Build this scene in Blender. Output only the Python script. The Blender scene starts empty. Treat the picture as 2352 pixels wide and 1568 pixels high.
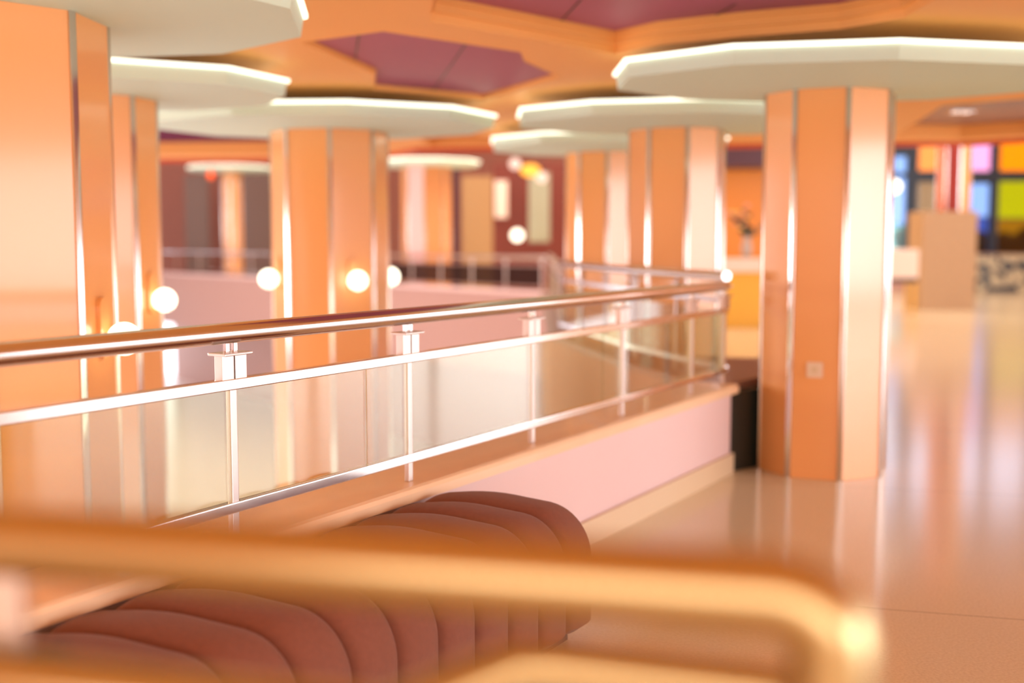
import bpy, bmesh, math, random
from mathutils import Vector, Matrix
random.seed(7)
C = bpy.context.scene.collection
PI = math.pi
rad = math.radians

# ------------------------------------------------------------------ materials
def new_mat(name):
    m = bpy.data.materials.new(name); m.use_nodes = True
    nt = m.node_tree
    return m, nt, nt.nodes['Principled BSDF']

def pbr(name, col, rough=.5, metal=0., spec=.5, coat=0., sheen=0., noise=0., nscale=20., bump=0., bscale=200., emit=None, estr=0., trans=0., coat_rough=.05, col2=None):
    m, nt, b = new_mat(name)
    b.inputs['Base Color'].default_value = (*col, 1)
    b.inputs['Roughness'].default_value = rough
    b.inputs['Metallic'].default_value = metal
    b.inputs['Specular IOR Level'].default_value = spec
    b.inputs['Coat Weight'].default_value = coat
    b.inputs['Coat Roughness'].default_value = coat_rough
    b.inputs['Sheen Weight'].default_value = sheen
    b.inputs['Transmission Weight'].default_value = trans
    tc = nt.nodes.new('ShaderNodeTexCoord')
    if noise > 0:
        n = nt.nodes.new('ShaderNodeTexNoise'); n.inputs['Scale'].default_value = nscale; n.inputs['Detail'].default_value = 4
        nt.links.new(tc.outputs['Object'], n.inputs['Vector'])
        mx = nt.nodes.new('ShaderNodeMix'); mx.data_type = 'RGBA'
        mx.inputs[6].default_value = (*[c * (1 - noise) for c in col], 1)
        c2 = col2 if col2 else [min(1, c * (1 + noise)) for c in col]
        mx.inputs[7].default_value = (*c2, 1)
        nt.links.new(n.outputs['Fac'], mx.inputs[0]); nt.links.new(mx.outputs[2], b.inputs['Base Color'])
    if bump > 0:
        n2 = nt.nodes.new('ShaderNodeTexNoise'); n2.inputs['Scale'].default_value = bscale
        nt.links.new(tc.outputs['Object'], n2.inputs['Vector'])
        bp = nt.nodes.new('ShaderNodeBump'); bp.inputs['Strength'].default_value = bump; bp.inputs['Distance'].default_value = .01
        nt.links.new(n2.outputs['Fac'], bp.inputs['Height']); nt.links.new(bp.outputs['Normal'], b.inputs['Normal'])
    if emit:
        b.inputs['Emission Color'].default_value = (*emit, 1); b.inputs['Emission Strength'].default_value = estr
    return m

def glass_mat(name, tint, ior=1.6, gl=(1, 1, 1), rough=0.02, top=.55):
    m = bpy.data.materials.new(name); m.use_nodes = True; nt = m.node_tree; nt.nodes.clear()
    out = nt.nodes.new('ShaderNodeOutputMaterial')
    tr = nt.nodes.new('ShaderNodeBsdfTransparent'); tr.inputs[0].default_value = (*tint, 1)
    g = nt.nodes.new('ShaderNodeBsdfGlossy'); g.inputs[0].default_value = (*gl, 1); g.inputs['Roughness'].default_value = rough
    # two-sided Fresnel-like curve: base reflectance rising towards grazing view
    fr = nt.nodes.new('ShaderNodeLayerWeight'); fr.inputs['Blend'].default_value = .5
    pw = nt.nodes.new('ShaderNodeMath'); pw.operation = 'POWER'; pw.inputs[1].default_value = 2.2
    mr = nt.nodes.new('ShaderNodeMapRange'); r0 = ((ior - 1) / (ior + 1)) ** 2; mr.inputs['To Min'].default_value = r0; mr.inputs['To Max'].default_value = top
    nt.links.new(fr.outputs['Facing'], pw.inputs[0]); nt.links.new(pw.outputs[0], mr.inputs['Value'])
    mx = nt.nodes.new('ShaderNodeMixShader')
    nt.links.new(mr.outputs[0], mx.inputs[0]); nt.links.new(tr.outputs[0], mx.inputs[1]); nt.links.new(g.outputs[0], mx.inputs[2])
    nt.links.new(mx.outputs[0], out.inputs[0])
    return m

def emis(name, col, s):
    m = bpy.data.materials.new(name); m.use_nodes = True; nt = m.node_tree; nt.nodes.clear()
    out = nt.nodes.new('ShaderNodeOutputMaterial'); e = nt.nodes.new('ShaderNodeEmission')
    e.inputs[0].default_value = (*col, 1); e.inputs[1].default_value = s
    nt.links.new(e.outputs[0], out.inputs[0]); return m

M = dict(
    orange=pbr('orange_lacquer', (.92, .41, .13), .3, .0, .5, 1., noise=.05, nscale=1.2, coat_rough=.12),
    orange_red=pbr('red_orange_lacquer', (.62, .09, .03), .25, .2, .6, .4),
    orange_matte=pbr('orange_matte_panel', (.75, .32, .11), .6),
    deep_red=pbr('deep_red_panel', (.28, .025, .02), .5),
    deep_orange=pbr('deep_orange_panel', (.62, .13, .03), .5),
    orange_ceil=pbr('orange_ceiling_gloss', (.93, .47, .15), .55, 0, .3, .0, noise=.05, nscale=.8),
    purple=pbr('plum_ceiling_panel', (.40, .11, .19), .5, .0, .3, .0, coat_rough=.2, noise=.05, nscale=2),
    purple_matte=pbr('matte_plum_panel', (.17, .035, .085), .85, 0, .05),
    purple_grey=pbr('plum_grey_ceiling_panel', (.24, .10, .12), .4, .0, .5, .3),
    purple_dark=pbr('dark_plum', (.07, .02, .035), .4),
    sage=pbr('sage_white_plaster', (.66, .86, .74), .55, 0, .4, bump=.05),
    chrome=pbr('polished_steel', (.72, .67, .64), .16, 1.),
    brass=pbr('warm_polished_steel', (.52, .42, .22), .24, 1.),
    steel=pbr('satin_steel', (.66, .57, .52), .38, 1.),
    led=emis('light_strip_white', (1, .93, .72), 2.5),
    led_far=emis('light_strip_warm', (1, .86, .64), 3.5),
    globe=emis('globe_glow', (1, .9, .68), 4),
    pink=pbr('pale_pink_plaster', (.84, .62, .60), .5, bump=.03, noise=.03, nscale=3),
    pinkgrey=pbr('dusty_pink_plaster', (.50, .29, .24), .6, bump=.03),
    ledge=pbr('peach_stone_ledge', (.92, .64, .40), .45, 0, .5, .3, noise=.06, nscale=8),
    skirting=pbr('beige_skirting', (.76, .58, .38), .35),
    floor=None,
    lower=pbr('pale_terrazzo', (.86, .76, .70), .3, noise=.06, nscale=6),
    brown=pbr('brown_velvet', (.23, .082, .052), .8, 0, .15, 0, .12, noise=.12, nscale=60, bump=.15, bscale=500),
    plinth=pbr('dark_plinth', (.05, .03, .03), .5),
    wallbrown=pbr('red_brown_wall', (.30, .10, .065), .6, noise=.05, nscale=2),
    panelgrey=pbr('taupe_panel', (.17, .095, .07), .5),
    olive=pbr('olive_tan_panel', (.40, .23, .10), .5),
    greygreen=pbr('grey_green_panel', (.33, .33, .24), .4),
    maroon=pbr('maroon_panel', (.16, .025, .015), .5),
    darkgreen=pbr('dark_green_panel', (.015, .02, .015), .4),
    wood=pbr('light_plywood', (.42, .25, .12), .5, noise=.12, nscale=9),
    navy=pbr('navy_window_frame', (.006, .016, .035), .4),
    yellowfront=pbr('mustard_panel', (.80, .42, .03), .45),
    niche=pbr('amber_wall', (.80, .27, .02), .4),
    white=pbr('off_white', (.85, .68, .58), .5),
    socket=pbr('socket_plastic', (.86, .66, .50), .35),
    leaf=pbr('grey_green_leaf', (.06, .075, .05), .6),
    petal=pbr('pink_petal', (.85, .35, .28), .6),
    petaly=pbr('yellow_petal', (.9, .55, .12), .6),
    vase=pbr('clear_grey_vase', (.45, .35, .28), .15),
    hedge=pbr('outdoor_foliage', (.16, .12, .02), .8, noise=.4, nscale=6),
    street=pbr('outdoor_paving', (.35, .36, .38), .8),
    redlamp=emis('red_glow', (1, .10, .02), 2.5),
    amber=emis('amber_glow', (1, .42, .06), 2.2),
    pinklamp=emis('pink_glow', (1, .66, .52), 1.6),
    glass=glass_mat('rail_glass', (.84, .86, .72), 1.5),
    glass2=glass_mat('rail_glass_clear', (.84, .84, .74), 1.3, top=.25),
    g_clear=glass_mat('pale_blue_glass', (.36, .46, .62), 1.45),
    g_sky=glass_mat('milky_sky_glass', (.90, .92, 1.), 1.45),
    g_teal=glass_mat('teal_glass', (.38, .58, .54), 1.45),
    g_yellow=glass_mat('yellow_glass', (.44, .42, .015), 1.45),
    g_orange=glass_mat('orange_glass', (.75, .36, .02), 1.45),
    g_pink=glass_mat('pink_glass', (.75, .45, .58), 1.45),
    g_blue=glass_mat('blue_glass', (.09, .18, .38), 1.45),
    g_amber=glass_mat('amber_glass', (.35, .22, .02), 1.45),
)

# floor: tan stone with fine joints and slight speckle
def floor_mat():
    m, nt, b = new_mat('tan_polished_floor')
    tc = nt.nodes.new('ShaderNodeTexCoord')
    n = nt.nodes.new('ShaderNodeTexNoise'); n.inputs['Scale'].default_value = 90; n.inputs['Detail'].default_value = 6
    n3 = nt.nodes.new('ShaderNodeTexNoise'); n3.inputs['Scale'].default_value = .9
    nt.links.new(tc.outputs['Object'], n.inputs['Vector']); nt.links.new(tc.outputs['Object'], n3.inputs['Vector'])
    r = nt.nodes.new('ShaderNodeValToRGB')
    r.color_ramp.elements[0].color = (.70, .58, .39, 1); r.color_ramp.elements[0].position = .3
    r.color_ramp.elements[1].color = (.82, .71, .51, 1); r.color_ramp.elements[1].position = .7
    nt.links.new(n.outputs['Fac'], r.inputs[0])
    br = nt.nodes.new('ShaderNodeTexBrick'); br.offset = 0
    mp = nt.nodes.new('ShaderNodeMapping'); mp.inputs['Rotation'].default_value = (0, 0, rad(14.5)); mp.inputs['Location'].default_value = (100, .03, 0)
    nt.links.new(tc.outputs['Object'], mp.inputs[0]); nt.links.new(mp.outputs[0], br.inputs['Vector'])
    br.inputs['Scale'].default_value = 1; br.inputs['Brick Width'].default_value = 200; br.inputs['Row Height'].default_value = 2.4
    br.inputs['Mortar Size'].default_value = .003
    br.inputs['Color1'].default_value = (1, 1, 1, 1); br.inputs['Color2'].default_value = (1, 1, 1, 1); br.inputs['Mortar'].default_value = (.35, .3, .28, 1)
    mx = nt.nodes.new('ShaderNodeMix'); mx.data_type = 'RGBA'; mx.blend_type = 'MULTIPLY'; mx.inputs[0].default_value = 1
    nt.links.new(r.outputs[0], mx.inputs[6]); nt.links.new(br.outputs['Color'], mx.inputs[7])
    nt.links.new(mx.outputs[2], b.inputs['Base Color'])
    b.inputs['Roughness'].default_value = .15; b.inputs['Specular IOR Level'].default_value = .5
    return m
M['floor'] = floor_mat()

def mosaic_mat():
    m, nt, b = new_mat('black_white_mosaic')
    tc = nt.nodes.new('ShaderNodeTexCoord'); v = nt.nodes.new('ShaderNodeTexVoronoi'); v.inputs['Scale'].default_value = 4.5
    nt.links.new(tc.outputs['Object'], v.inputs['Vector'])
    s = nt.nodes.new('ShaderNodeSeparateColor'); nt.links.new(v.outputs['Color'], s.inputs[0])
    r = nt.nodes.new('ShaderNodeValToRGB'); r.color_ramp.interpolation = 'CONSTANT'
    r.color_ramp.elements[0].color = (.01, .025, .05, 1); r.color_ramp.elements[1].color = (.50, .44, .30, 1); r.color_ramp.elements[1].position = .5
    nt.links.new(s.outputs[0], r.inputs[0]); nt.links.new(r.outputs[0], b.inputs['Base Color'])
    b.inputs['Roughness'].default_value = .3
    return m
M['mosaic'] = mosaic_mat()

# ------------------------------------------------------------------ object helpers
ORG = {}
def tag(o, label=None, cat=None, group=None, kind=None):
    if label: o['label'] = label
    if cat: o['category'] = cat
    if group: o['group'] = group
    if kind: o['kind'] = kind
    return o

def thing(name, label, cat, loc=(0, 0, 0), group=None):
    o = bpy.data.objects.new(name, None); C.objects.link(o); o.location = loc
    o.empty_display_size = .1
    ORG[o] = Vector(loc); tag(o, label, cat, group); return o

def obj(name, bm, mat, parent=None, smooth=False, org=None):
    """link a bmesh given in world coordinates as one mesh object"""
    o0 = ORG[parent] if parent is not None else Vector(org or (0, 0, 0))
    bmesh.ops.translate(bm, verts=bm.verts, vec=-o0)
    bmesh.ops.recalc_face_normals(bm, faces=bm.faces)
    me = bpy.data.meshes.new(name); bm.to_mesh(me); bm.free()
    if smooth:
        for p in me.polygons: p.use_smooth = True
        try: me.set_sharp_from_angle(angle=rad(40))
        except Exception: pass
    o = bpy.data.objects.new(name, me); C.objects.link(o)
    if mat: me.materials.append(mat)
    if parent is not None: o.parent = parent
    else: o.location = o0
    ORG[o] = o0
    return o

def struct(name, bm, mat, label, **k):
    o = obj(name, bm, mat, **k); tag(o, label, None, kind='structure'); return o

def B(): return bmesh.new()

def box(bm, c, s, rz=0, bev=0):
    m = Matrix.Translation(c) @ Matrix.Rotation(rz, 4, 'Z') @ Matrix.Diagonal((*s, 1))
    r = bmesh.ops.create_cube(bm, size=1, matrix=m)
    if bev:
        es = list({e for v in r['verts'] for e in v.link_edges})
        bmesh.ops.bevel(bm, geom=es, offset=bev, segments=2, affect='EDGES', profile=.6)
    return bm

def prism(bm, pts, z0, z1):
    a = [bm.verts.new((x, y, z0)) for x, y in pts]; b = [bm.verts.new((x, y, z1)) for x, y in pts]
    n = len(pts)
    for i in range(n):
        j = (i + 1) % n; bm.faces.new((a[i], a[j], b[j], b[i]))
    f1 = bm.faces.new(a); f2 = bm.faces.new(b)
    bmesh.ops.triangulate(bm, faces=[f1, f2])
    return bm

def tube(bm, pts, r, seg=24, cap=True, sq=False):
    """round tube along a polyline with mitred frames"""
    pts = [Vector(p) for p in pts]; rings = []
    up0 = Vector((0, 0, 1))
    for i, p in enumerate(pts):
        t = ((pts[i + 1] - p).normalized() if i < len(pts) - 1 else Vector()) + ((p - pts[i - 1]).normalized() if i else Vector())
        t.normalize()
        side = t.cross(up0)
        if side.length < .05: side = t.cross(Vector((0, 1, 0)))
        if i and rings: 
            side = prev - t * prev.dot(t)
        side.normalize(); prev = side.copy(); u = side.cross(t).normalized()
        rings.append([bm.verts.new(p + (side * math.cos(a) + u * math.sin(a)) * r) for a in [2 * PI * k / seg + (PI / 4 if sq else 0) for k in range(seg)]])
    for a, b in zip(rings, rings[1:]):
        for k in range(seg):
            bm.faces.new((a[k], a[(k + 1) % seg], b[(k + 1) % seg], b[k]))
    if cap: bm.faces.new(rings[0]); bm.faces.new(rings[-1][::-1])
    return bm

def lathe(bm, prof, c, seg=24):
    rings = []
    for r, z in prof:
        if r < 1e-5: rings.append([bm.verts.new((c[0], c[1], c[2] + z))])
        else: rings.append([bm.verts.new((c[0] + r * math.cos(2 * PI * k / seg), c[1] + r * math.sin(2 * PI * k / seg), c[2] + z)) for k in range(seg)])
    for a, b in zip(rings, rings[1:]):
        for k in range(seg):
            A0, A1 = a[k % len(a)], a[(k + 1) % len(a)]; B0, B1 = b[k % len(b)], b[(k + 1) % len(b)]
            vs = [];
            for v in (A0, A1, B1, B0):
                if v not in vs: vs.append(v)
            if len(vs) > 2: bm.faces.new(vs)
    return bm

def sphere(bm, c, r, sx=1, sy=1, sz=1, seg=24):
    m = Matrix.Translation(c) @ Matrix.Diagonal((sx, sy, sz, 1))
    bmesh.ops.create_uvsphere(bm, u_segments=seg, v_segments=seg // 2, radius=r, matrix=m); return bm

def strip(bm, p, q, w, z0, z1, off=0.):
    """upright slab between two plan points"""
    p = Vector(p).to_2d(); q = Vector(q).to_2d(); d = (q - p).normalized(); n = Vector((d.y, -d.x))
    p += n * off; q += n * off
    pts = [p + n * w / 2, q + n * w / 2, q - n * w / 2, p - n * w / 2]
    return prism(bm, [(a.x, a.y) for a in pts], z0, z1)

# ------------------------------------------------------------------ layout constants (metres, upper floor z = 0)
U = Vector((.509, .861)); U.normalize()                # direction of the near parapet
N = Vector((U.y, -U.x))                                # towards the seating side
A0 = Vector((.387, 5.53))                              # a point on the parapet face
def PL(s, off=0.):                                     # point at s along the parapet, off towards the seats
    v = A0 + U * s + N * off; return (v.x, v.y)
K = PL(2.08, -.06)                                     # railing corner
MC = (.72, 21.0)                                       # far corner of the void
OC = (-12.4, 37.4)
LEDGE = .58

# ------------------------------------------------------------------ floors
bm = B()
pl = [PL(-9, -.02), PL(2.1, -.02), (1.62, 7.62), (1.12, 9.1), (.60, 11.6), (.82, 21.1), (-12.0, 37.4), (-12.2, 41), (21, 41), (21, -4.5), (-4.2, -4.5)]
prism(bm, pl, -.35, 0)
struct('floor', bm, M['floor'], 'polished tan stone floor of the upper gallery')
bm = B(); prism(bm, [(-26, -6), (3, -6), (3, 42), (-26, 42)], -3.6, -3.4)
struct('floor', bm, M['lower'], 'pale polished floor of the level below, seen through the railing glass')

# near parapet: pink upstand, stone ledge, skirting
bm = B(); strip(bm, PL(-9, -.13), PL(2.06, -.13), .24, 0, LEDGE - .03)
struct('wall_parapet', bm, M['pink'], 'pale pink parapet under the steel railing')
bm = B()
prof = [(.03, -.055), (.03, -.02), (.022, -.006), (.008, 0), (-.27, 0), (-.27, -.055)]
ra = []; 
for s in (-9, 2.1):
    ra.append([bm.verts.new((*PL(s, a), LEDGE + z)) for a, z in prof])
for i in range(len(prof)):
    j = (i + 1) % len(prof); bm.faces.new((ra[0][i], ra[0][j], ra[1][j], ra[1][i]))
bm.faces.new(ra[0]); bm.faces.new(ra[1][::-1])
struct('trim_1', bm, M['ledge'], 'peach stone ledge capping the pink parapet')
bm = B(); strip(bm, PL(-9, .008), PL(2.06, .008), .02, 0, .13)
struct('baseboard_parapet', bm, M['skirting'], 'beige skirting at the foot of the pink parapet')
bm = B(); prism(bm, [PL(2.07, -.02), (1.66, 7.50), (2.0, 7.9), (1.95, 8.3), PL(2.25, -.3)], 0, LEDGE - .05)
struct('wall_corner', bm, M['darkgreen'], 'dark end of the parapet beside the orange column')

# forward parapet and its broad ledge
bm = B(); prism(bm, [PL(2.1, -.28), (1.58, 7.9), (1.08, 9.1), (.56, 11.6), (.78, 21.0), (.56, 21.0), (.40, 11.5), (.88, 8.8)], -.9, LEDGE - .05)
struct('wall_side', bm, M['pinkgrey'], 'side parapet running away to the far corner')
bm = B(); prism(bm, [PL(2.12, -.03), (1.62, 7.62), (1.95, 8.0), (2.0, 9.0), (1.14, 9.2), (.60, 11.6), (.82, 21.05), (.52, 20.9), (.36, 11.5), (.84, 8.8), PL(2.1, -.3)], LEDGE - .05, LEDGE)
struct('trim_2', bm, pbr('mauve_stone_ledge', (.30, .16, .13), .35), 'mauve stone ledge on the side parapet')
# far parapet
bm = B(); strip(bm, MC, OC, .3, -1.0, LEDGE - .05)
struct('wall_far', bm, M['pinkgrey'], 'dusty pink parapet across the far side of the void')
bm = B(); strip(bm, MC, OC, .36, LEDGE - .05, LEDGE)
struct('trim_3', bm, M['pink'], 'pink stone ledge on the far parapet')
# lower level walls under the galleries
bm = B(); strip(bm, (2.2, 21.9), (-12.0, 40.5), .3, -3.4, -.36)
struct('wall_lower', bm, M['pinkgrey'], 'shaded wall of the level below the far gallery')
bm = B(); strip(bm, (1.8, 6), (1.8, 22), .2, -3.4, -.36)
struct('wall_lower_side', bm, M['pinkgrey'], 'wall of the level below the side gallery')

# ------------------------------------------------------------------ railings
def railing(label, p, q, posts, group=None, glass=None, off=0., fine=True, rail_r=.033, extend=0., zt=1.22, seg=24, infill=None, root=None):
    p = Vector(p); q = Vector(q); L = (q - p).length; d = (q - p).normalized(); rz = math.atan2(d.y, d.x)
    dz = zt - 1.22; root = root or thing('railing', label, 'railing', (p.x, p.y, LEDGE), group)
    pt = lambda s, z: Vector((p.x + d.x * s, p.y + d.y * s, z + (dz if z > 1.0 else 0)))
    obj('handrail', tube(B(), [pt(0, 1.22), pt(L + extend, 1.22)], rail_r, seg), M['chrome'], root, True)
    bm = B(); box(bm, pt(L / 2, 1.06), (L, .036, .036), rz, .004 if fine else 0); obj('mid_rail', bm, M['chrome'], root)
    bm = B(); box(bm, pt(L / 2, .67), (L, .034, .034), rz, .004 if fine else 0); obj('lower_rail', bm, M['chrome'], root)
    for s in posts:
        bm = B()
        box(bm, pt(s, (LEDGE + 1.044 + dz) / 2), (.030, .02, 1.044 + dz - LEDGE), rz, .003 if fine else 0)
        for k in ((-1, 1) if fine else (0,)):
            box(bm, pt(s, 1.11) + Vector((d.x, d.y, 0)) * k * .028, (.050, .034, .085), rz, .002 if fine else 0)
        po = obj('post', bm, M['steel'], root)
        bm = B(); box(bm, pt(s, 1.156), (.122, .075, .009), rz, .003 if fine else 0); obj('flange', bm, M['steel'], po)
        if fine:
            bm = B(); 
            for k in (-1, 1): box(bm, pt(s, 1.178) + Vector((d.x, d.y, 0)) * k * .017, (.016, .014, .055), rz, .002)
            obj('stem', bm, M['chrome'], po)
        else:
            bm = B(); box(bm, pt(s, 1.178), (.03, .012, .05), rz); obj('stem', bm, M['chrome'], po)
    for (a, b) in (glass or ()):
        bm = B(); c = pt((a + b) / 2, .865) + Vector((-d.y, d.x, 0)) * .0
        box(bm, c, (b - a, .010, .37), rz)
        obj('glass_panel', bm, infill or M['glass'], root)
    return root

P0 = PL(-9, -.06)
sN = 9 + 2.08
posts = [9 + s for s in (-5.339, -4.354, -3.369, -2.384, -1.444, -0.481, 0.491, 1.482, 2.05)]
railing('long polished steel railing with glass panels above the pink parapet', P0, K, posts,
        glass=[(9 + a, 9 + b) for a, b in ((-8.596, -7.004), (-6.996, -5.404), (-5.396, -4.004), (-3.996, -3.368), (-3.36, -1.714), (-1.706, 0.255), (0.263, 2.036))])
FWD = [(K[0] + .02, K[1] + .10), (.98, 8.95), (.50, 11.6), (.68, 20.9)]
fwd = None
for i_, (a_, b_) in enumerate(zip(FWD, FWD[1:])):
    Ls = (Vector(b_) - Vector(a_)).length; n_ = max(1, round(Ls / 1.0)); st_ = Ls / n_
    fwd = railing('steel railing turning away from the parapet corner towards the far end', a_, b_, [.05] + [st_ * k for k in range(1, n_ + 1)],
                  fine=False, zt=1.28, root=fwd, infill=M['glass2'], glass=[(st_ * k + .03, st_ * (k + 1) - .03) for k in range(n_)])
bm = B()
fx = Vector(MC) + (Vector(OC) - Vector(MC)) * .0
railing('far steel railing with dark panels across the end of the void', (.62, 21.12), (-3.55, 26.35), [.1 + 1.1 * i for i in range(6)],
        fine=False, seg=12, glass=[(.14 + 1.1 * i, 1.16 + 1.1 * i) for i in range(5)], infill=glass_mat('smoked_glass', (.30, .26, .24), 1.3))
railing('most distant steel railing left of the orange globe-lamp column', (-3.7, 26.5), (-12.2, 37.9), [.1 + 1.9 * i for i in range(8)],
        fine=False, seg=12)

# ------------------------------------------------------------------ columns
def column(label, c, R, rot, z0, z1, mats=None, trim=.018, group='orange panelled columns'):
    """eight-sided column: lacquer panels with a polished strip on every arris"""
    root = thing('column', label, 'column', (c[0], c[1], z0), group)
    V = [Vector((c[0] + R * math.cos(rad(rot) + k * PI / 4), c[1] + R * math.sin(rad(rot) + k * PI / 4), 0)) for k in range(8)]
    for k in range(8):
        a, b = V[k], V[(k + 1) % 8]; d = (b - a).normalized(); nn = Vector((d.y, -d.x, 0))
        mid = (a + b) / 2; L = (b - a).length
        bm = B(); box(bm, (mid.x - nn.x * .012, mid.y - nn.y * .012, (z0 + z1) / 2), (L - trim * 1.2, .024, z1 - z0), math.atan2(d.y, d.x), .002)
        mt = (mats or {}).get(k, M['orange'])
        obj('panel', bm, mt, root)
        bm = B(); r = a.copy(); out = (a - Vector((c[0], c[1], 0))).normalized()
        box(bm, (a.x - out.x * .002, a.y - out.y * .002, (z0 + z1) / 2), (.016, trim * 1.9, z1 - z0), math.atan2(out.y, out.x), .004)
        obj('corner_strip', bm, M['chrome'], root, True)
    bm = B(); pts = [(c[0] + (R - .05) * math.cos(rad(rot) + k * PI / 4), c[1] + (R - .05) * math.sin(rad(rot) + k * PI / 4)) for k in range(8)]
    prism(bm, pts, z0, z1 - .005); obj('core', bm, M['orange_red'], root)
    return root

def canopy(label, c, R, rot, Rc, zc, zr, zt, n=10, led=None, sy=1., group='lit ceiling canopies'):
    """faceted plaster disc around a column head with a light strip along its upper rim"""
    root = thing('ceiling_canopy', label, 'ceiling canopy', (c[0], c[1], zc), group)
    bm = B()
    ring = lambda r, z: [bm.verts.new((c[0] + r * math.cos(rad(rot) + 2 * PI * k / n), c[1] + sy * r * math.sin(rad(rot) + 2 * PI * k / n), z)) for k in range(n)]
    a, b, t = ring(Rc, zc), ring(R - .015, zr), ring(R, zt)
    for k in range(n):
        j = (k + 1) % n
        bm.faces.new((a[k], a[j], b[j], b[k])); bm.faces.new((b[k], b[j], t[j], t[k]))
    bm.faces.new(t); bm.faces.new(a)
    obj('disc', bm, M['sage'], root)
    bm = B()
    for k in range(n):
        a0 = rad(rot) + 2 * PI * k / n; a1 = a0 + 2 * PI / n
        q = [Vector((c[0] + r * math.cos(x), c[1] + sy * r * math.sin(x), 0)) for r, x in ((R + .02, a0), (R + .02, a1), (R - .02, a1), (R - .02, a0))]
        prism(bm, [(v.x, v.y) for v in q], zt, zt + .021)
    obj('light_strip', bm, led or M['led'], root)
    return root

ZC, ZR, ZT = 2.45, 2.468, 2.556
cols = dict(
    A=((-2.236, 4.97), .47, -26.5), B=((-1.60, 10.02), .51, -81), Cc=((-2.81, 7.70), .41, -34.5),
    R=((2.065, 7.45), .42, -90), D=((1.42, 9.85), .42, -86), E=((.98, 12.3), .40, -88))
LOW = -3.4
column('nearest orange column at the left edge, cut off by the picture', *cols['A'], LOW, ZC + .03)
column('broad orange column left of centre carrying three glowing globe lamps', *cols['B'], LOW, ZC + .03)
column('orange column at left just behind the nearest column', *cols['Cc'], LOW, ZC + .03)
column('orange and pale pink column at right beside the end of the pink parapet, with wall socket', *cols['R'], 0, ZC + .03)
column('orange column behind the side railing, next beyond the socket column', *cols['D'], 0, ZC + .03)
column('orange column right of centre, farthest of the three along the side railing', *cols['E'], 0, ZC + .03)
canopy('large pale canopy at top left above the nearest column', (-2.10, 5.02), 1.22, 24, .35, ZC, ZR, ZT, sy=.88)
canopy('wide pale canopy above the broad column with globe lamps', (-1.60, 9.75), 1.46, 212, .35, ZC, ZR, ZT, sy=.75)
canopy('pale canopy on the second column from the left', (-2.83, 7.60), 1.34, 0, .35, ZC, ZR, ZT, sy=.70)
canopy('widest pale canopy at upper right above the socket column', (2.03, 7.05), 1.43, 199, .35, ZC, ZR, ZT, sy=.66)
canopy('pale canopy just left of and behind the socket column', (1.42, 9.48), 1.42, 199, .35, ZC, ZR, ZT, sy=.66)
canopy('small pale canopy right of centre over the farthest side-railing column', (1.0, 12.0), 1.26, 199, .33, ZC, ZR, ZT, sy=.78)
# far atrium columns
column('distant pink and orange column behind the far railing', (-1.93, 25.7), .56, -90, 0, 3.2, mats={7: pbr('pale_pink_lacquer', (.86, .50, .46), .6), 0: M['orange_matte'], 1: M['orange_matte'], 6: M['orange_matte']})
canopy('distant flat canopy with a glowing rim above the pink and orange column', (-1.93, 25.7), 1.2, 0, .5, 3.18, 3.22, 3.3, led=M['led_far'])
column('most distant slim column behind the far left railing', (-8.5, 34.6), .30, -90, 0, 3.62)
canopy('most distant glowing canopy at left, partly hidden by the broad column', (-8.5, 34.4), 1.25, 5, .3, 3.62, 3.66, 3.74, led=M['led_far'])
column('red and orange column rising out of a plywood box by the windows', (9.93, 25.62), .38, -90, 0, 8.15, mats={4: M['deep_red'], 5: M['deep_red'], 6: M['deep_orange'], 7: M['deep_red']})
r = thing('column_casing', 'tan plywood box around the foot of the distant red column', 'casing', (9.70, 25.6, 0))
for i, (x, y, sx, sy) in enumerate(((9.70, 25.16, 1.20, .03), (9.70, 26.06, 1.20, .03), (9.115, 25.61, .03, .87), (10.285, 25.61, .03, .87))):
    obj('board', box(B(), (x, y, 1.095), (sx, sy, 2.19), 0, .003), M['wood'], r)

# ------------------------------------------------------------------ globe wall lamps
def wall_lamp(label, p, nrm, r=.072, plate_up=.07):
    """p: globe centre, nrm: outward direction of the column face (degrees)"""
    n = Vector((math.cos(rad(nrm)), math.sin(rad(nrm)), 0)); t = Vector((-n.y, n.x, 0)); c = Vector(p)
    w = c - n * .105
    root = thing('wall_lamp', label, 'wall lamp', w, 'globe wall lamps on the columns')
    bm = B()
    # capsule shaped back plate
    prof = []
    for k in range(24):
        a = 2 * PI * k / 24; prof.append((.045 * math.cos(a), .045 * math.sin(a) + (.14 if math.sin(a) > 0 else -.04)))
    f = [bm.verts.new(w + t * x + Vector((0, 0, z)) + n * .0) for x, z in prof]
    g = [bm.verts.new(w + t * x + Vector((0, 0, z)) + n * .022) for x, z in prof]
    for k in range(24): bm.faces.new((f[k], f[(k + 1) % 24], g[(k + 1) % 24], g[k]))
    bm.faces.new(f); bm.faces.new(g[::-1])
    obj('back_plate', bm, M['orange'], root, True)
    obj('arm', tube(B(), [w + n * .018, c - n * (r - .01)], .014, 12), M['brass'], root, True)
    obj('globe', sphere(B(), c, r), M['globe'], root, True)
    bm = B(); lathe(bm, [(r * .62, -r * .80), (r * .66, -r * .74), (r * .60, -r * .74), (r * .56, -r * .80), (r * .62, -r * .80)], c, 24)
    obj('collar', bm, M['brass'], root, True)
def face_lamp(label, key, k, z, r=.072, shift=0.):
    c, R, rot = cols[key]; a = rot + 22.5 + 45 * k; ap = R * math.cos(PI / 8)
    n = Vector((math.cos(rad(a)), math.sin(rad(a)))); t = Vector((-n.y, n.x))
    wall_lamp(label, (c[0] + n.x * (ap + .105) + t.x * shift, c[1] + n.y * (ap + .105) + t.y * shift, z), a, r)
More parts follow.
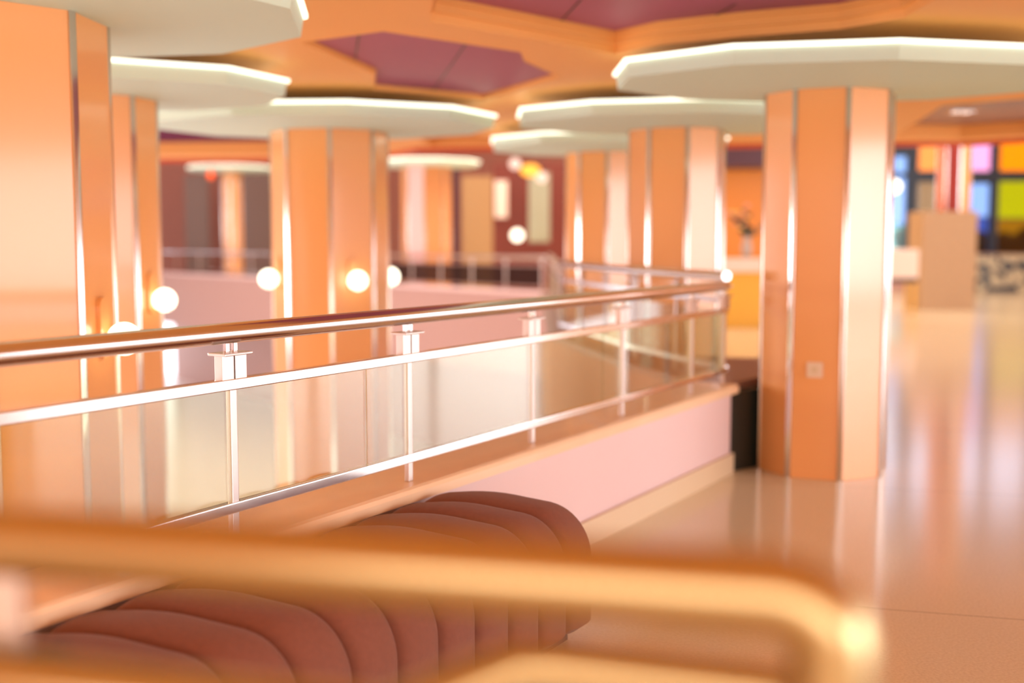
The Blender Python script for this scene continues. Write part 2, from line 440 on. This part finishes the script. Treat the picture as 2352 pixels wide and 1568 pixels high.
face_lamp('glowing globe lamp on the nearest left column, crossed by the handrail', 'A', 0, 1.08)
face_lamp('glowing globe lamp on the second column from the left', 'Cc', 0, 1.115, .078)
face_lamp('left globe lamp on the side of the broad orange column', 'B', -2, 1.19, .082)
face_lamp('middle globe lamp on the front of the broad orange column', 'B', 0, 1.18, .082)
face_lamp('right globe lamp half hidden behind the edge of the broad orange column', 'B', 2, 1.19, .082)

# wall socket on the right column
c, R, rot = cols['R']; a = rad(rot - 22.5); n = Vector((math.cos(a), math.sin(a))); ap = R * math.cos(PI / 8)
sp = Vector((c[0], c[1])) + n * (ap + .007) + Vector((-n.y, n.x)) * -.005
r = thing('wall_socket', 'small square pale socket low on the orange column at right', 'socket', (sp.x, sp.y, .70))
obj('cover_plate', box(B(), (sp.x, sp.y, .70), (.012, .098, .098), a, .004), M['socket'], r)
bm = B(); m = Matrix.Translation((sp.x + n.x * .007, sp.y + n.y * .007, .70)) @ Matrix.Rotation(a, 4, 'Z') @ Matrix.Rotation(PI / 2, 4, 'Y')
bmesh.ops.create_cone(bm, cap_ends=True, segments=24, radius1=.024, radius2=.021, depth=.006, matrix=m)
obj('outlet', bm, M['skirting'], r, True)

# ------------------------------------------------------------------ ceiling with stepped coffers
HC = 2.69
outer = [(-9, -4), (8.6, -4), (8.6, 9), (7.2, 11.9), (5.35, 13.55), (4.1, 13.65), (.6, 14.15), (-1.2, 14.4), (-2.0, 16.0), (-9, 16.7)]
cof = [('orange stepped frame of the star-shaped plum coffer at upper centre', [(-1.262, 6.873), (-0.728, 6.511), (0.057, 7.213), (0.083, 7.571), (0.359, 8.32), (-0.24, 9.569), (-1.08, 8.951), (-0.976, 8.15)], 'purple', [((-0.893, 6.744), (-1.132, 8.211)), ((-0.268, 7.022), (-0.7, 9.667))], 0.012),
       ('orange double-stepped frame of the large plum coffer at the top edge', [(-0.448, 6.221), (0.651, 7.295), (0.903, 6.947), (1.324, 6.687), (1.835, 6.446), (2.089, 6.127), (2.076, 4.916), (1.2, 4.9), (-0.3, 4.75)], 'purple', [((0.377, 6.301), (0.254, 7.172)), ((1.242, 6.412), (1.13, 7.06))], 0.05),
       ('frame of the plum coffer behind the left columns', [(-6.9, 10.6), (-2.9, 10.6), (-2.6, 15.4), (-6.9, 15.8)], 'purple_matte', [], 0.07),
       ('orange frame of the plum grey coffer at upper right', [(5.68, 12.713), (5.146, 13.135), (4.334, 13.027), (3.75, 10.0), (5.3, 8.6), (6.6, 9.3), (6.3, 11.2)], 'purple_grey', [], 0.06),
       ('frame of the small dark plum coffer at the far centre', [(-1.1, 12.5), (-0.55, 12.35), (-0.25, 13.0), (0.45, 13.4), (0.3, 13.9), (-1.0, 14.1)], 'purple', [], 0.07)]
bm = B()
from mathutils.geometry import tessellate_polygon
loops = [[Vector((x, y, HC)) for x, y in outer]] + [[Vector((x, y, HC)) for x, y in c_[1]] for c_ in cof]
flat = [bm.verts.new(v) for l_ in loops for v in l_]
for tri in tessellate_polygon(loops): bm.faces.new([flat[q] for q in tri])
bmesh.ops.recalc_face_normals(bm, faces=bm.faces)
r = bmesh.ops.extrude_face_region(bm, geom=bm.faces[:])
bmesh.ops.translate(bm, verts=[v for v in r['geom'] if isinstance(v, bmesh.types.BMVert)], vec=(0, 0, .045))
struct('ceiling', bm, M['orange_ceil'], 'glossy orange ceiling around the pale canopies')
def inset(pts, d):
    n = len(pts); P = [Vector(p) for p in pts]
    ar = sum(P[i].x * P[(i + 1) % n].y - P[(i + 1) % n].x * P[i].y for i in range(n))
    s = 1 if ar > 0 else -1; out = []
    for i in range(n):
        a = (P[i] - P[i - 1]).normalized(); b = (P[(i + 1) % n] - P[i]).normalized()
        na = Vector((-a.y, a.x)) * s; nb = Vector((-b.y, b.x)) * s
        k = (na + nb); k = k / max(.8, k.dot(k) / 2) if k.length > .1 else na
        q = P[i] + k * d; out.append((q.x, q.y))
    return out
for i, (nme, pts, mat, joints, h) in enumerate(cof):
    bm = B(); e = .012 if h < .02 else .03
    lv = [(inset(pts, .004), HC - .002), (inset(pts, .004), HC + h), (inset(pts, h * .6), HC + h), (inset(pts, h * .6), HC + 2 * h), (inset(pts, h), HC + 2 * h), (inset(pts, h), HC + 2 * h + e), (inset(pts, -.05), HC + 2 * h + e), (inset(pts, -.05), HC + .048), (inset(pts, -.001), HC + .048), (inset(pts, -.001), HC - .002)]
    rr = [[bm.verts.new((x, y, z)) for x, y in p] for p, z in lv]
    for a, b in zip(rr, rr[1:] + rr[:1]):
        for k in range(len(a)):
            j = (k + 1) % len(a); bm.faces.new((a[k], a[j], b[j], b[k]))
    t = obj('trim_%d' % (i + 4), bm, M['orange_ceil']); tag(t, nme, kind='structure')
    bm = B(); prism(bm, inset(pts, .0), HC + 2 * h + e, HC + 2 * h + e + .03)
    obj('coffer_panel', bm, M[mat], t)
    for (p, q) in joints:
        bm = B(); strip(bm, p, q, .010, HC + 2 * h + e - .004, HC + 2 * h + e + .004); obj('panel_joint', bm, M['purple_dark'], t)
bm = B(); prism(bm, [(-26, 16.5), (-9, 17.0), (-1.9, 16.3), (-1.1, 14.65), (.6, 14.4), (4.1, 13.8), (5.4, 13.7), (7.4, 12.0), (8.8, 9), (8.8, -4.5), (21, -4.5), (21, 41), (-26, 41)], 8.2, 8.3)
struct('ceiling', bm, M['white'], 'high ceiling over the window side of the hall')
bm = B()
for a, b in zip(outer[1:-1], outer[2:]): strip(bm, a, b, .06, HC + .046, 8.2)
struct('wall_bulkhead', bm, M['orange_ceil'], 'bulkhead above the edge of the low orange ceiling')
bm = B()
for p, q in zip(outer[2:-1], outer[3:]): strip(bm, p, q, .05, HC - .055, HC - .001, .0)
struct('trim_12', bm, M['orange_red'], 'dark orange edge along the end of the low ceiling')
# recessed spot on the plum grey ceiling at right
r = thing('ceiling_spotlight', 'small twin recessed spotlight in the plum grey ceiling at upper right', 'ceiling light', (4.42, 11.3, 2.79))
obj('frame', box(B(), (4.42, 11.3, 2.785), (.25, .14, .02), rad(10), .003), M['chrome'], r)
for k in (-1, 1):
    bm = B(); m = Matrix.Translation((4.42 + k * .055, 11.3 + k * .01, 2.773)); bmesh.ops.create_cone(bm, cap_ends=True, segments=20, radius1=.042, radius2=.042, depth=.006, matrix=m)
    obj('lamp', bm, M['pinklamp'], r)

# ------------------------------------------------------------------ channel tufted bench
CW = .204; S_END = -1.20; D0, D1 = .045, .60
prof = []
def arc(cx, cz, r, a0, a1, n): 
    for k in range(n + 1):
        a = rad(a0 + (a1 - a0) * k / n); prof.append((cx + r * math.cos(a), cz + r * math.sin(a)))
prof.append((D0, .09)); prof.append((D0, .25)); arc(D0 + .07, .365, .07, 180, 95, 6)
for k in range(1, 8):
    t = k / 8; prof.append((D0 + .07 + t * .30, .435 + .012 * math.sin(t * PI) - .006 * t))
arc(D1 - .15, .275, .15, 82, 0, 12)
for k in range(1, 7): prof.append((D1, .275 - k * .03))
prof.append((D1 - .012, .075)); prof.append((D1 - .04, .055))
prof = [(d, z if z < .1 else .1 + (z - .1) * 1.24) for d, z in prof]
def prof_n(i):
    a = Vector(prof[max(i - 1, 0)]); b = Vector(prof[min(i + 1, len(prof) - 1)]); d = (b - a).normalized(); return Vector((-d.y, d.x))
SK = lambda d: .16 * (1 - (d - D0) / (D1 - D0))
bench = thing('tufted_bench', 'long brown channel-tufted upholstered bench along the pink parapet', 'bench', (*PL(S_END - 1.5, .32), 0))
def channel(k):
    bm = B(); nv = 14; grid = []
    s1 = S_END - k * CW
    for i, (d, z) in enumerate(prof):
        nn = prof_n(i); row = []
        e = min(1, min(i, len(prof) - 1 - i) / 2.5 + .25)
        for j in range(nv + 1):
            v = j / nv; b = .046 * (max(0, 1 - abs(2 * v - 1) ** 2.6)) ** .5 * e - .012
            x, y = PL(s1 - CW * v - SK(d), d + nn.x * b); row.append(bm.verts.new((x, y, max(.03, z + nn.y * b))))
        grid.append(row)
    for a, b in zip(grid, grid[1:]):
        for j in range(nv): bm.faces.new((a[j], a[j + 1], b[j + 1], b[j]))
    return bm
NCH = 17
for k in range(NCH): obj('cushion_channel', channel(k), M['brown'], bench, True)
for s in (S_END - .004, S_END - NCH * CW + .004):
    bm = B()
    a = [bm.verts.new((*PL(s - SK(d), d), z)) for d, z in prof]; b = [bm.verts.new((*PL(s - .02 - SK(d), d), z)) for d, z in prof]
    for i in range(len(a)):
        j = (i + 1) % len(a); bm.faces.new((a[i], a[j], b[j], b[i]))
    bm.faces.new(a); bm.faces.new(b[::-1]); obj('end_panel', bm, M['brown'], bench)
bm = B(); 
prism(bm, [PL(S_END - .22, D0 + .02), PL(S_END - .06, D1 - .06), PL(S_END - NCH * CW + .06, D1 - .06), PL(S_END - NCH * CW + .06, D0 + .02)], 0, .075)
obj('plinth', bm, M['plinth'], bench)

# ------------------------------------------------------------------ foreground railing, right in front of the lens
fr = thing('foreground_railing', 'out-of-focus gold toned polished railing crossing the foreground', 'railing', (.25, .875, 0))
pts = [(-1.2, 1.205, 1.222)]
e0 = Vector((.205, .882, 1.222)); dirr = (e0 - Vector(pts[0])).normalized(); rr_ = .05
pts.append(tuple(e0 - dirr * .02))
for k in range(0, 9):
    a = rad(90 * k / 8); pts.append(tuple(e0 + dirr * rr_ * math.sin(a) + Vector((0, 0, -rr_ * (1 - math.cos(a))))))
bot = Vector(pts[-1]); pts.append((bot.x, bot.y, 0))
obj('handrail', tube(B(), pts, .0335, 32), M['brass'], fr, True)
obj('lower_rail', tube(B(), [(-1.0, 1.12, 1.115), (-0.456, 1.02, 1.093), (-0.229, 1.0, 1.077), (0.269, 0.93, 1.054)], .027, 24), M['brass'], fr, True)
obj('cross_bar', tube(B(), [(0.282, 0.935, 1.11), (0.037, 0.98, 1.123), (0.002, 0.98, 1.123), (-0.102, 0.93, 1.097), (-0.171, 0.9, 1.069)], .024, 24), M['brass'], fr, True)
obj('collar', tube(B(), [(bot.x, bot.y, 1.128), (bot.x, bot.y, 1.14)], .037, 32), M['chrome'], fr, True)
# left post with flange
lp = (-0.486, 1.06)
bm = B(); box(bm, (lp[0], lp[1], 1.155), (.036, .02, .10), 0, .003); po = obj('post_stem', bm, M['steel'], fr)
obj('flange', box(B(), (lp[0], lp[1], 1.098), (.10, .06, .012), 0, .003), M['plinth'], fr)
obj('post', box(B(), (lp[0], lp[1], .546), (.05, .035, 1.092), 0, .003), M['plinth'], fr)

# ------------------------------------------------------------------ far hall
bm = B(); box(bm, (-8.2, 40.6, 4.1), (36, .2, 8.2)); 
struct('wall_back', bm, M['wallbrown'], 'dim red-brown wall closing the hall at the far end')
bm = B(); box(bm, (21.1, 29.3, 4.1), (.2, 23.4, 8.2)); struct('wall_right', bm, M['orange_ceil'], 'orange wall beyond the right-hand windows')
bm = B(); box(bm, (21.1, 3.5, 4.1), (.2, 2.4, 8.2)); struct('wall_right_near', bm, M['wallbrown'], 'wall beside the right-hand windows')
bm = B(); box(bm, (-6.0, -5.1, 1.2), (29, .2, 7.6)); struct('wall_behind', bm, pbr('peach_wall', (.72, .42, .28), .5), 'peach wall behind the viewpoint')
bm = B(); box(bm, (-26, 17.5, -1.6), (.2, 47, 3.8)); box(bm, (-26, 17.5, 7.1), (.2, 47, 2.2)); box(bm, (-26, -1.5, 3.15), (.2, 9, 5.7)); box(bm, (-26, 31, 3.15), (.2, 20, 5.7)); struct('wall_left', bm, M['pinkgrey'], 'dusty pink wall beyond the void')

def windows_back():
    """coloured window wall on the far right: navy bars and tinted panes at y = 36"""
    Y = 36.0
    f = lambda px: (px - 1176) / 2596 * Y * 1.0
    n = 1
    # x ranges and stacks of (z0, z1, glass)
    stacks = [
        (10.9, 12.45, [(1.0, 2.05, 'g_teal'), (2.05, 3.55, 'g_clear'), (3.7, 4.2, 'g_clear')]),
        (12.80, 13.75, [(1.0, 2.1, 'g_blue'), (2.1, 3.4, 'g_amber'), (3.75, 4.6, 'g_orange')]),
        (14.45, 15.10, [(1.15, 2.3, 'g_blue'), (2.3, 3.35, 'g_clear'), (3.75, 4.62, 'g_pink')]),
        (15.36, 16.55, [(1.15, 2.25, 'g_amber'), (2.25, 3.42, 'g_yellow'), (3.75, 4.72, 'g_orange')]),
        (16.80, 18.0, [(1.15, 2.25, 'g_blue'), (2.25, 3.42, 'g_clear'), (3.75, 4.72, 'g_pink')]),
        (18.25, 19.6, [(1.15, 2.25, 'g_clear'), (2.25, 3.42, 'g_yellow'), (3.75, 4.72, 'g_clear')]),
    ]
    names = ['pale teal and blue window behind the white table', 'narrow amber window left of the plywood box', 'blue and pink window right of the plywood box',
             'yellow window with an orange top light at the right edge', 'blue window beyond the yellow one', 'window at the far right end of the window wall']
    stacks = [(a, b, s + [(4.98, 6.4, 'g_sky'), (6.55, 8.0, 'g_sky')]) for a, b, s in stacks]
    for i, (x0, x1, st) in enumerate(stacks):
        e = thing('window_%d' % (i + 1), names[i], None, ((x0 + x1) / 2, Y, 1.0)); e['kind'] = 'structure'
        bm = B(); w = .18
        nx0 = stacks[i + 1][0] if i + 1 < len(stacks) else x1 + .25
        box(bm, ((x1 + nx0) / 2, Y, 4.6), (nx0 - x1, .16, 7.2)); 
        zz = [st[0][0] - .05] ; 
        for (a, b, g), nb in zip(st, [s[0] for s in st[1:]] + [8.2]):
            if nb > b: box(bm, ((x0 + x1) / 2, Y, (b + nb) / 2), (x1 - x0, .12, nb - b))
            else: box(bm, ((x0 + x1) / 2, Y, b), (x1 - x0, .12, .04))
        obj('frame', bm, M['navy'], e)
        for a, b, g in st:
            bm = B(); box(bm, ((x0 + x1) / 2, Y, (a + b) / 2), (x1 - x0, .012, b - a)); obj('pane', bm, M[g], e)
    return
windows_back()
bm = B(); box(bm, (14.05, 35.9, .575), (6.4, .3, 1.15)); struct('wall_window_sill', bm, M['pinkgrey'], 'low wall below the coloured windows')
r = struct('wall_mosaic', box(B(), (17.2, 35.0, .56), (5.7, .35, 1.12), 0, .01), M['mosaic'], 'black and cream mosaic low wall under the coloured windows')
bm = B(); box(bm, (10.6, 36, 4.1), (.6, .3, 8.2)); struct('wall_pier', bm, M['maroon'], 'dark pier left of the coloured windows')
bm = B(); box(bm, (-7.4, 36.3, 2.5), (.1, .1, .1)); bm.free()

# right-hand daylight windows (outside the picture, mirrored in rail and floor)
e = thing('window_7', 'tall daylight windows along the right-hand side', None, (21, 12, 0)); e['kind'] = 'structure'
bm = B()
for k in range(5): box(bm, (21.0, 5.0 + k * 3.1, 2.6), (.1, .12, 4.6))
box(bm, (21.0, 11.2, 4.9), (.1, 12.6, .12)); box(bm, (21.0, 11.2, .25), (.12, 12.6, .5))
obj('frame', bm, M['navy'], e)

e = thing('window_8', 'added gridded opening for the void fill light, out of view', None, (-26, 12, .3)); e['kind'] = 'structure'  # unseen window grid, invented to frame the fill light over the void
bm = B()
for k in range(7): box(bm, (-26.0, 3.0 + k * 3.0, 3.15), (.1, .12, 5.7))
for z in (.35, 2.2, 4.1, 5.95): box(bm, (-26.0, 12, z), (.1, 18, .12))
obj('frame', bm, M['navy'], e)

# back wall details behind the far railing
def wallpiece(name, label, cat, x0, x1, z0, z1, y, mat, t=.12, kind=None):
    o = obj(name, box(B(), ((x0 + x1) / 2, y, (z0 + z1) / 2), (x1 - x0, t, z1 - z0), 0, .01), mat, org=((x0 + x1) / 2, y, z0))
    tag(o, label, cat, kind=kind); return o
wallpiece('wall_panel', 'taupe panel on the red-brown far wall at left', 'wall panel', -11.064, -10.248, 0, 3.797, 38.5, M['panelgrey'])
wallpiece('wall_panel', 'taupe panel right of the most distant slim column', 'wall panel', -9.289, -7.929, 0, 3.864, 38.4, M['panelgrey'])
wallpiece('wall_panel', 'olive tan panel behind the far railing near the centre', 'wall panel', -1.273, -0.492, 0, 3.175, 29, M['olive'])
wallpiece('wall_post', 'dark upright beside the distant pink and orange column', 'post', -1.472, -1.271, 0, 3.452, 27.5, M['purple_dark'])
wallpiece('wall_panel', 'maroon panel below the grey notice behind the far railing', 'wall panel', -0.551, 1.552, 0, 3.746, 32.5, M['maroon'])
wallpiece('notice_board', 'grey white notice board on the maroon panel', 'notice board', -0.486, -0.125, 2.203, 3.248, 32.38, M['white'])
wallpiece('wall_panel', 'grey green panel under the amber lamp', 'wall panel', 0.463, 1.047, 1.511, 3.445, 31.6, M['greygreen'])

def lamp_round(name, label, cat, p, r, mat, sz=1., cord=True, ztop=8.2):
    root = thing(name, label, cat, p)
    obj('globe', sphere(B(), p, r, 1, 1, sz, 20), mat, root, True)
    if cord: obj('cord', tube(B(), [(p[0], p[1], p[2] + r * sz - .01), (p[0], p[1], ztop)], .01, 8), M['plinth'], root)
lamp_round('pendant_lamp', 'flattened amber pendant lamp in the far centre', 'lamp', (0.473, 29.5, 3.36), 0.26, M['amber'], 0.62, True)
lamp_round('pendant_lamp', 'pink glowing pendant lamp left of the amber one', 'lamp', (0.08, 30.0, 3.562), 0.15, M['pinklamp'], 1.0, True)
lamp_round('pendant_lamp', 'pink glowing pendant lamp right of and below the amber one', 'lamp', (0.779, 30.0, 3.21), 0.14, M['pinklamp'], 1.0, True)
lamp_round('pendant_lamp', 'low white globe pendant before the grey green panel', 'lamp', (0.143, 31.0, 1.7), 0.17, M['led_far'], 1.0, True)
lamp_round('pendant_lamp', 'bright white globe pendant before the teal window right of the socket column', 'lamp', (8.722, 26.0, 2.775), 0.15, M['led_far'], 1.0, True)
lamp_round('exit_light', 'small round red light on the far left wall', 'light', (-8.718, 33.0, 3.444), 0.09, M['redlamp'], 1.3, True)

# bar counter with flowers
r = thing('bar_counter', 'mustard fronted bar counter with a pale stone top beyond the columns', 'counter', (4.6, 20.4, 0))
obj('front_panel', box(B(), (4.9, 20.35, .49), (3.2, .6, .98), 0, .01), M['yellowfront'], r)
obj('counter_top', box(B(), (4.9, 20.3, 1.10), (3.3, .75, .24), 0, .02), M['white'], r)
bm = B(); box(bm, (5.0, 22.9, 1.5), (4.2, .15, 2.9)); struct('wall_niche', bm, M['niche'], 'amber orange wall behind the bar')
bm = B(); box(bm, (5.0, 22.4, 4.6), (4.4, 1.2, 3.3)); struct('wall_niche_top', bm, M['purple_dark'], 'dark bulkhead above the amber bar wall')
fv = thing('flower_vase', 'vase of pink and yellow flowers on the bar counter', 'flowers', (4.20, 20.3, 1.22))
obj('vase', lathe(B(), [(.0, 0), (.07, 0), (.09, .08), (.10, .2), (.06, .34), (.075, .4), (.06, .4), (.05, .34), (.0, .3)], (4.20, 20.3, 1.22), 20), M['vase'], fv, True)
random.seed(3)
bm = B(); bl = B(); heads = []
for k in range(16):
    a = random.uniform(0, 2 * PI); h = random.uniform(.45, .95); s = random.uniform(.08, .36)
    p0 = Vector((4.20, 20.3, 1.55)); p1 = Vector((4.20 + s * math.cos(a), 20.3 + s * math.sin(a) * .6, 1.22 + h)); mid = (p0 + p1) / 2 + Vector((0, 0, .05))
    tube(bm, [p0, mid, p1], .006, 6); heads.append(p1)
    for q in range(3):
        t = random.uniform(.3, .9); pp = p0.lerp(p1, t); ang = random.uniform(0, 6.28)
        v = [pp, pp + Vector((.05 * math.cos(ang), .05 * math.sin(ang), .05)), pp + Vector((.13 * math.cos(ang), .13 * math.sin(ang), .04)), pp + Vector((.06 * math.cos(ang + .5), .06 * math.sin(ang + .5), -.02))]
        bl.faces.new([bl.verts.new(x) for x in v])
obj('stems', bm, M['leaf'], fv); obj('leaves', bl, M['leaf'], fv)
for k, h in enumerate(heads):
    if h.z > 1.75:
        bm = B()
        for j in range(6):
            a = j * PI / 3; m = Matrix.Translation(h + Vector((.028 * math.cos(a), .028 * math.sin(a), 0))) @ Matrix.Rotation(a, 4, 'Z') @ Matrix.Rotation(.5, 4, 'Y') @ Matrix.Diagonal((1.2, .8, .35, 1))
            bmesh.ops.create_icosphere(bm, subdivisions=1, radius=.04, matrix=m)
        obj('blossom', bm, M['petal'] if k % 2 else M['petaly'], fv, True)

# pale table in front of the windows
r = thing('service_table', 'pale pink high table with thin yellow legs left of the plywood box', 'table', (7.9, 24.0, 0))
obj('table_body', box(B(), (7.95, 24.0, 1.06), (1.10, .7, .60), 0, .02), M['white'], r)
obj('underframe', box(B(), (8.05, 24.0, .71), (.9, .6, .09), 0, .005), M['plinth'], r)
for sx in (-.40, .40):
    for sy in (-.25, .25):
        obj('leg', box(B(), (8.05 + sx, 24.0 + sy, .335), (.05, .05, .67), 0, .004), M['yellowfront'], r)

# outdoors
bm = B(); prism(bm, [(-5, 41.5), (60, 41.5), (60, 90), (-5, 90)], -.4, -.3); struct('floor_outside', bm, M['street'], 'paving outside the windows')
random.seed(11)
bm = B()
for k in range(46):
    x = random.uniform(-3.4, 3.4); z = random.uniform(.1, 1.7); y = random.uniform(-.5, .5)
    m = Matrix.Translation((17.8 + x, 42.5 + y, z)); bmesh.ops.create_icosphere(bm, subdivisions=2, radius=random.uniform(.35, .6), matrix=m)
for v in bm.verts: v.co += Vector((random.uniform(-.06, .06), random.uniform(-.06, .06), random.uniform(-.06, .06)))
h = obj('hedge', bm, M['hedge'], org=(17.8, 42.5, 0)); tag(h, 'dark clipped hedge outside behind the yellow window', 'hedge')

# ------------------------------------------------------------------ light
w = bpy.data.worlds.new('World'); bpy.context.scene.world = w; w.use_nodes = True
nt = w.node_tree; bg = nt.nodes['Background']
tc = nt.nodes.new('ShaderNodeTexCoord'); sx = nt.nodes.new('ShaderNodeSeparateXYZ'); cr = nt.nodes.new('ShaderNodeValToRGB')
nt.links.new(tc.outputs['Generated'], sx.inputs[0]); nt.links.new(sx.outputs['Z'], cr.inputs[0]); nt.links.new(cr.outputs[0], bg.inputs[0])
cr.color_ramp.elements[0].color = (.86, .90, 1.0, 1); cr.color_ramp.elements[1].color = (.80, .88, 1.0, 1); cr.color_ramp.elements[1].position = .6
bg.inputs[1].default_value = 3.5

def area(name, loc, tgt, sx, sy, power, col):
    l = bpy.data.lights.new(name, 'AREA'); l.shape = 'RECTANGLE'; l.size = sx; l.size_y = sy; l.energy = power; l.color = col
    o = bpy.data.objects.new(name, l); C.objects.link(o); o.location = loc
    o.rotation_euler = (Vector(tgt) - Vector(loc)).to_track_quat('-Z', 'Y').to_euler(); return o
area('daylight_right', (21.3, 11.3, 2.7), (0, 11.3, 1.5), 12.4, 4.2, 450, (1, .93, .93))
area('daylight_corner', (21.3, -1.4, 2.6), (0, 6, 1.5), 7, 4.4, 560, (1, .87, .82))
area('daylight_corner_back', (15.0, -5.0, 2.6), (2, 10, 1.5), 11, 4.4, 520, (1, .87, .82))
area('fill_behind', (0.0, -4.8, 1.6), (0, 6, 1.2), 8, 2.0, 190, (1, .92, .85))  # added fill for the near area; the wall behind it is solid
area('void_fill', (-26.4, 12, 3.1), (0, 12, -1), 17.8, 5.4, 3600, (1, .92, .88))  # added fill for the void, shining through the invented left opening
area('hall_fill', (4, 26, 8.0), (4, 26, 0), 14, 12, 2200, (1, .85, .7))  # added overhead fill to lift the far hall, no fixture there

# ------------------------------------------------------------------ camera
cam = bpy.data.cameras.new('camera'); co = bpy.data.objects.new('camera', cam); C.objects.link(co)
co.location = (0, 0, 1.5); co.rotation_euler = (rad(85), 0, 0)
cam.sensor_width = 36; cam.lens = 2596 / 2352 * 36; cam.clip_start = .05
cam.dof.use_dof = True; cam.dof.focus_distance = 3.75; cam.dof.aperture_fstop = .93
sc = bpy.context.scene; sc.camera = co
sc.view_settings.view_transform = 'Standard'; sc.view_settings.look = 'None'; sc.view_settings.gamma = 1
sc.view_settings.exposure = 0.05
sc.view_settings.use_curve_mapping = False
sc.cycles.max_bounces = 6; sc.cycles.use_denoising = True; sc.cycles.sample_clamp_indirect = 8
sc.cycles.transparent_max_bounces = 16
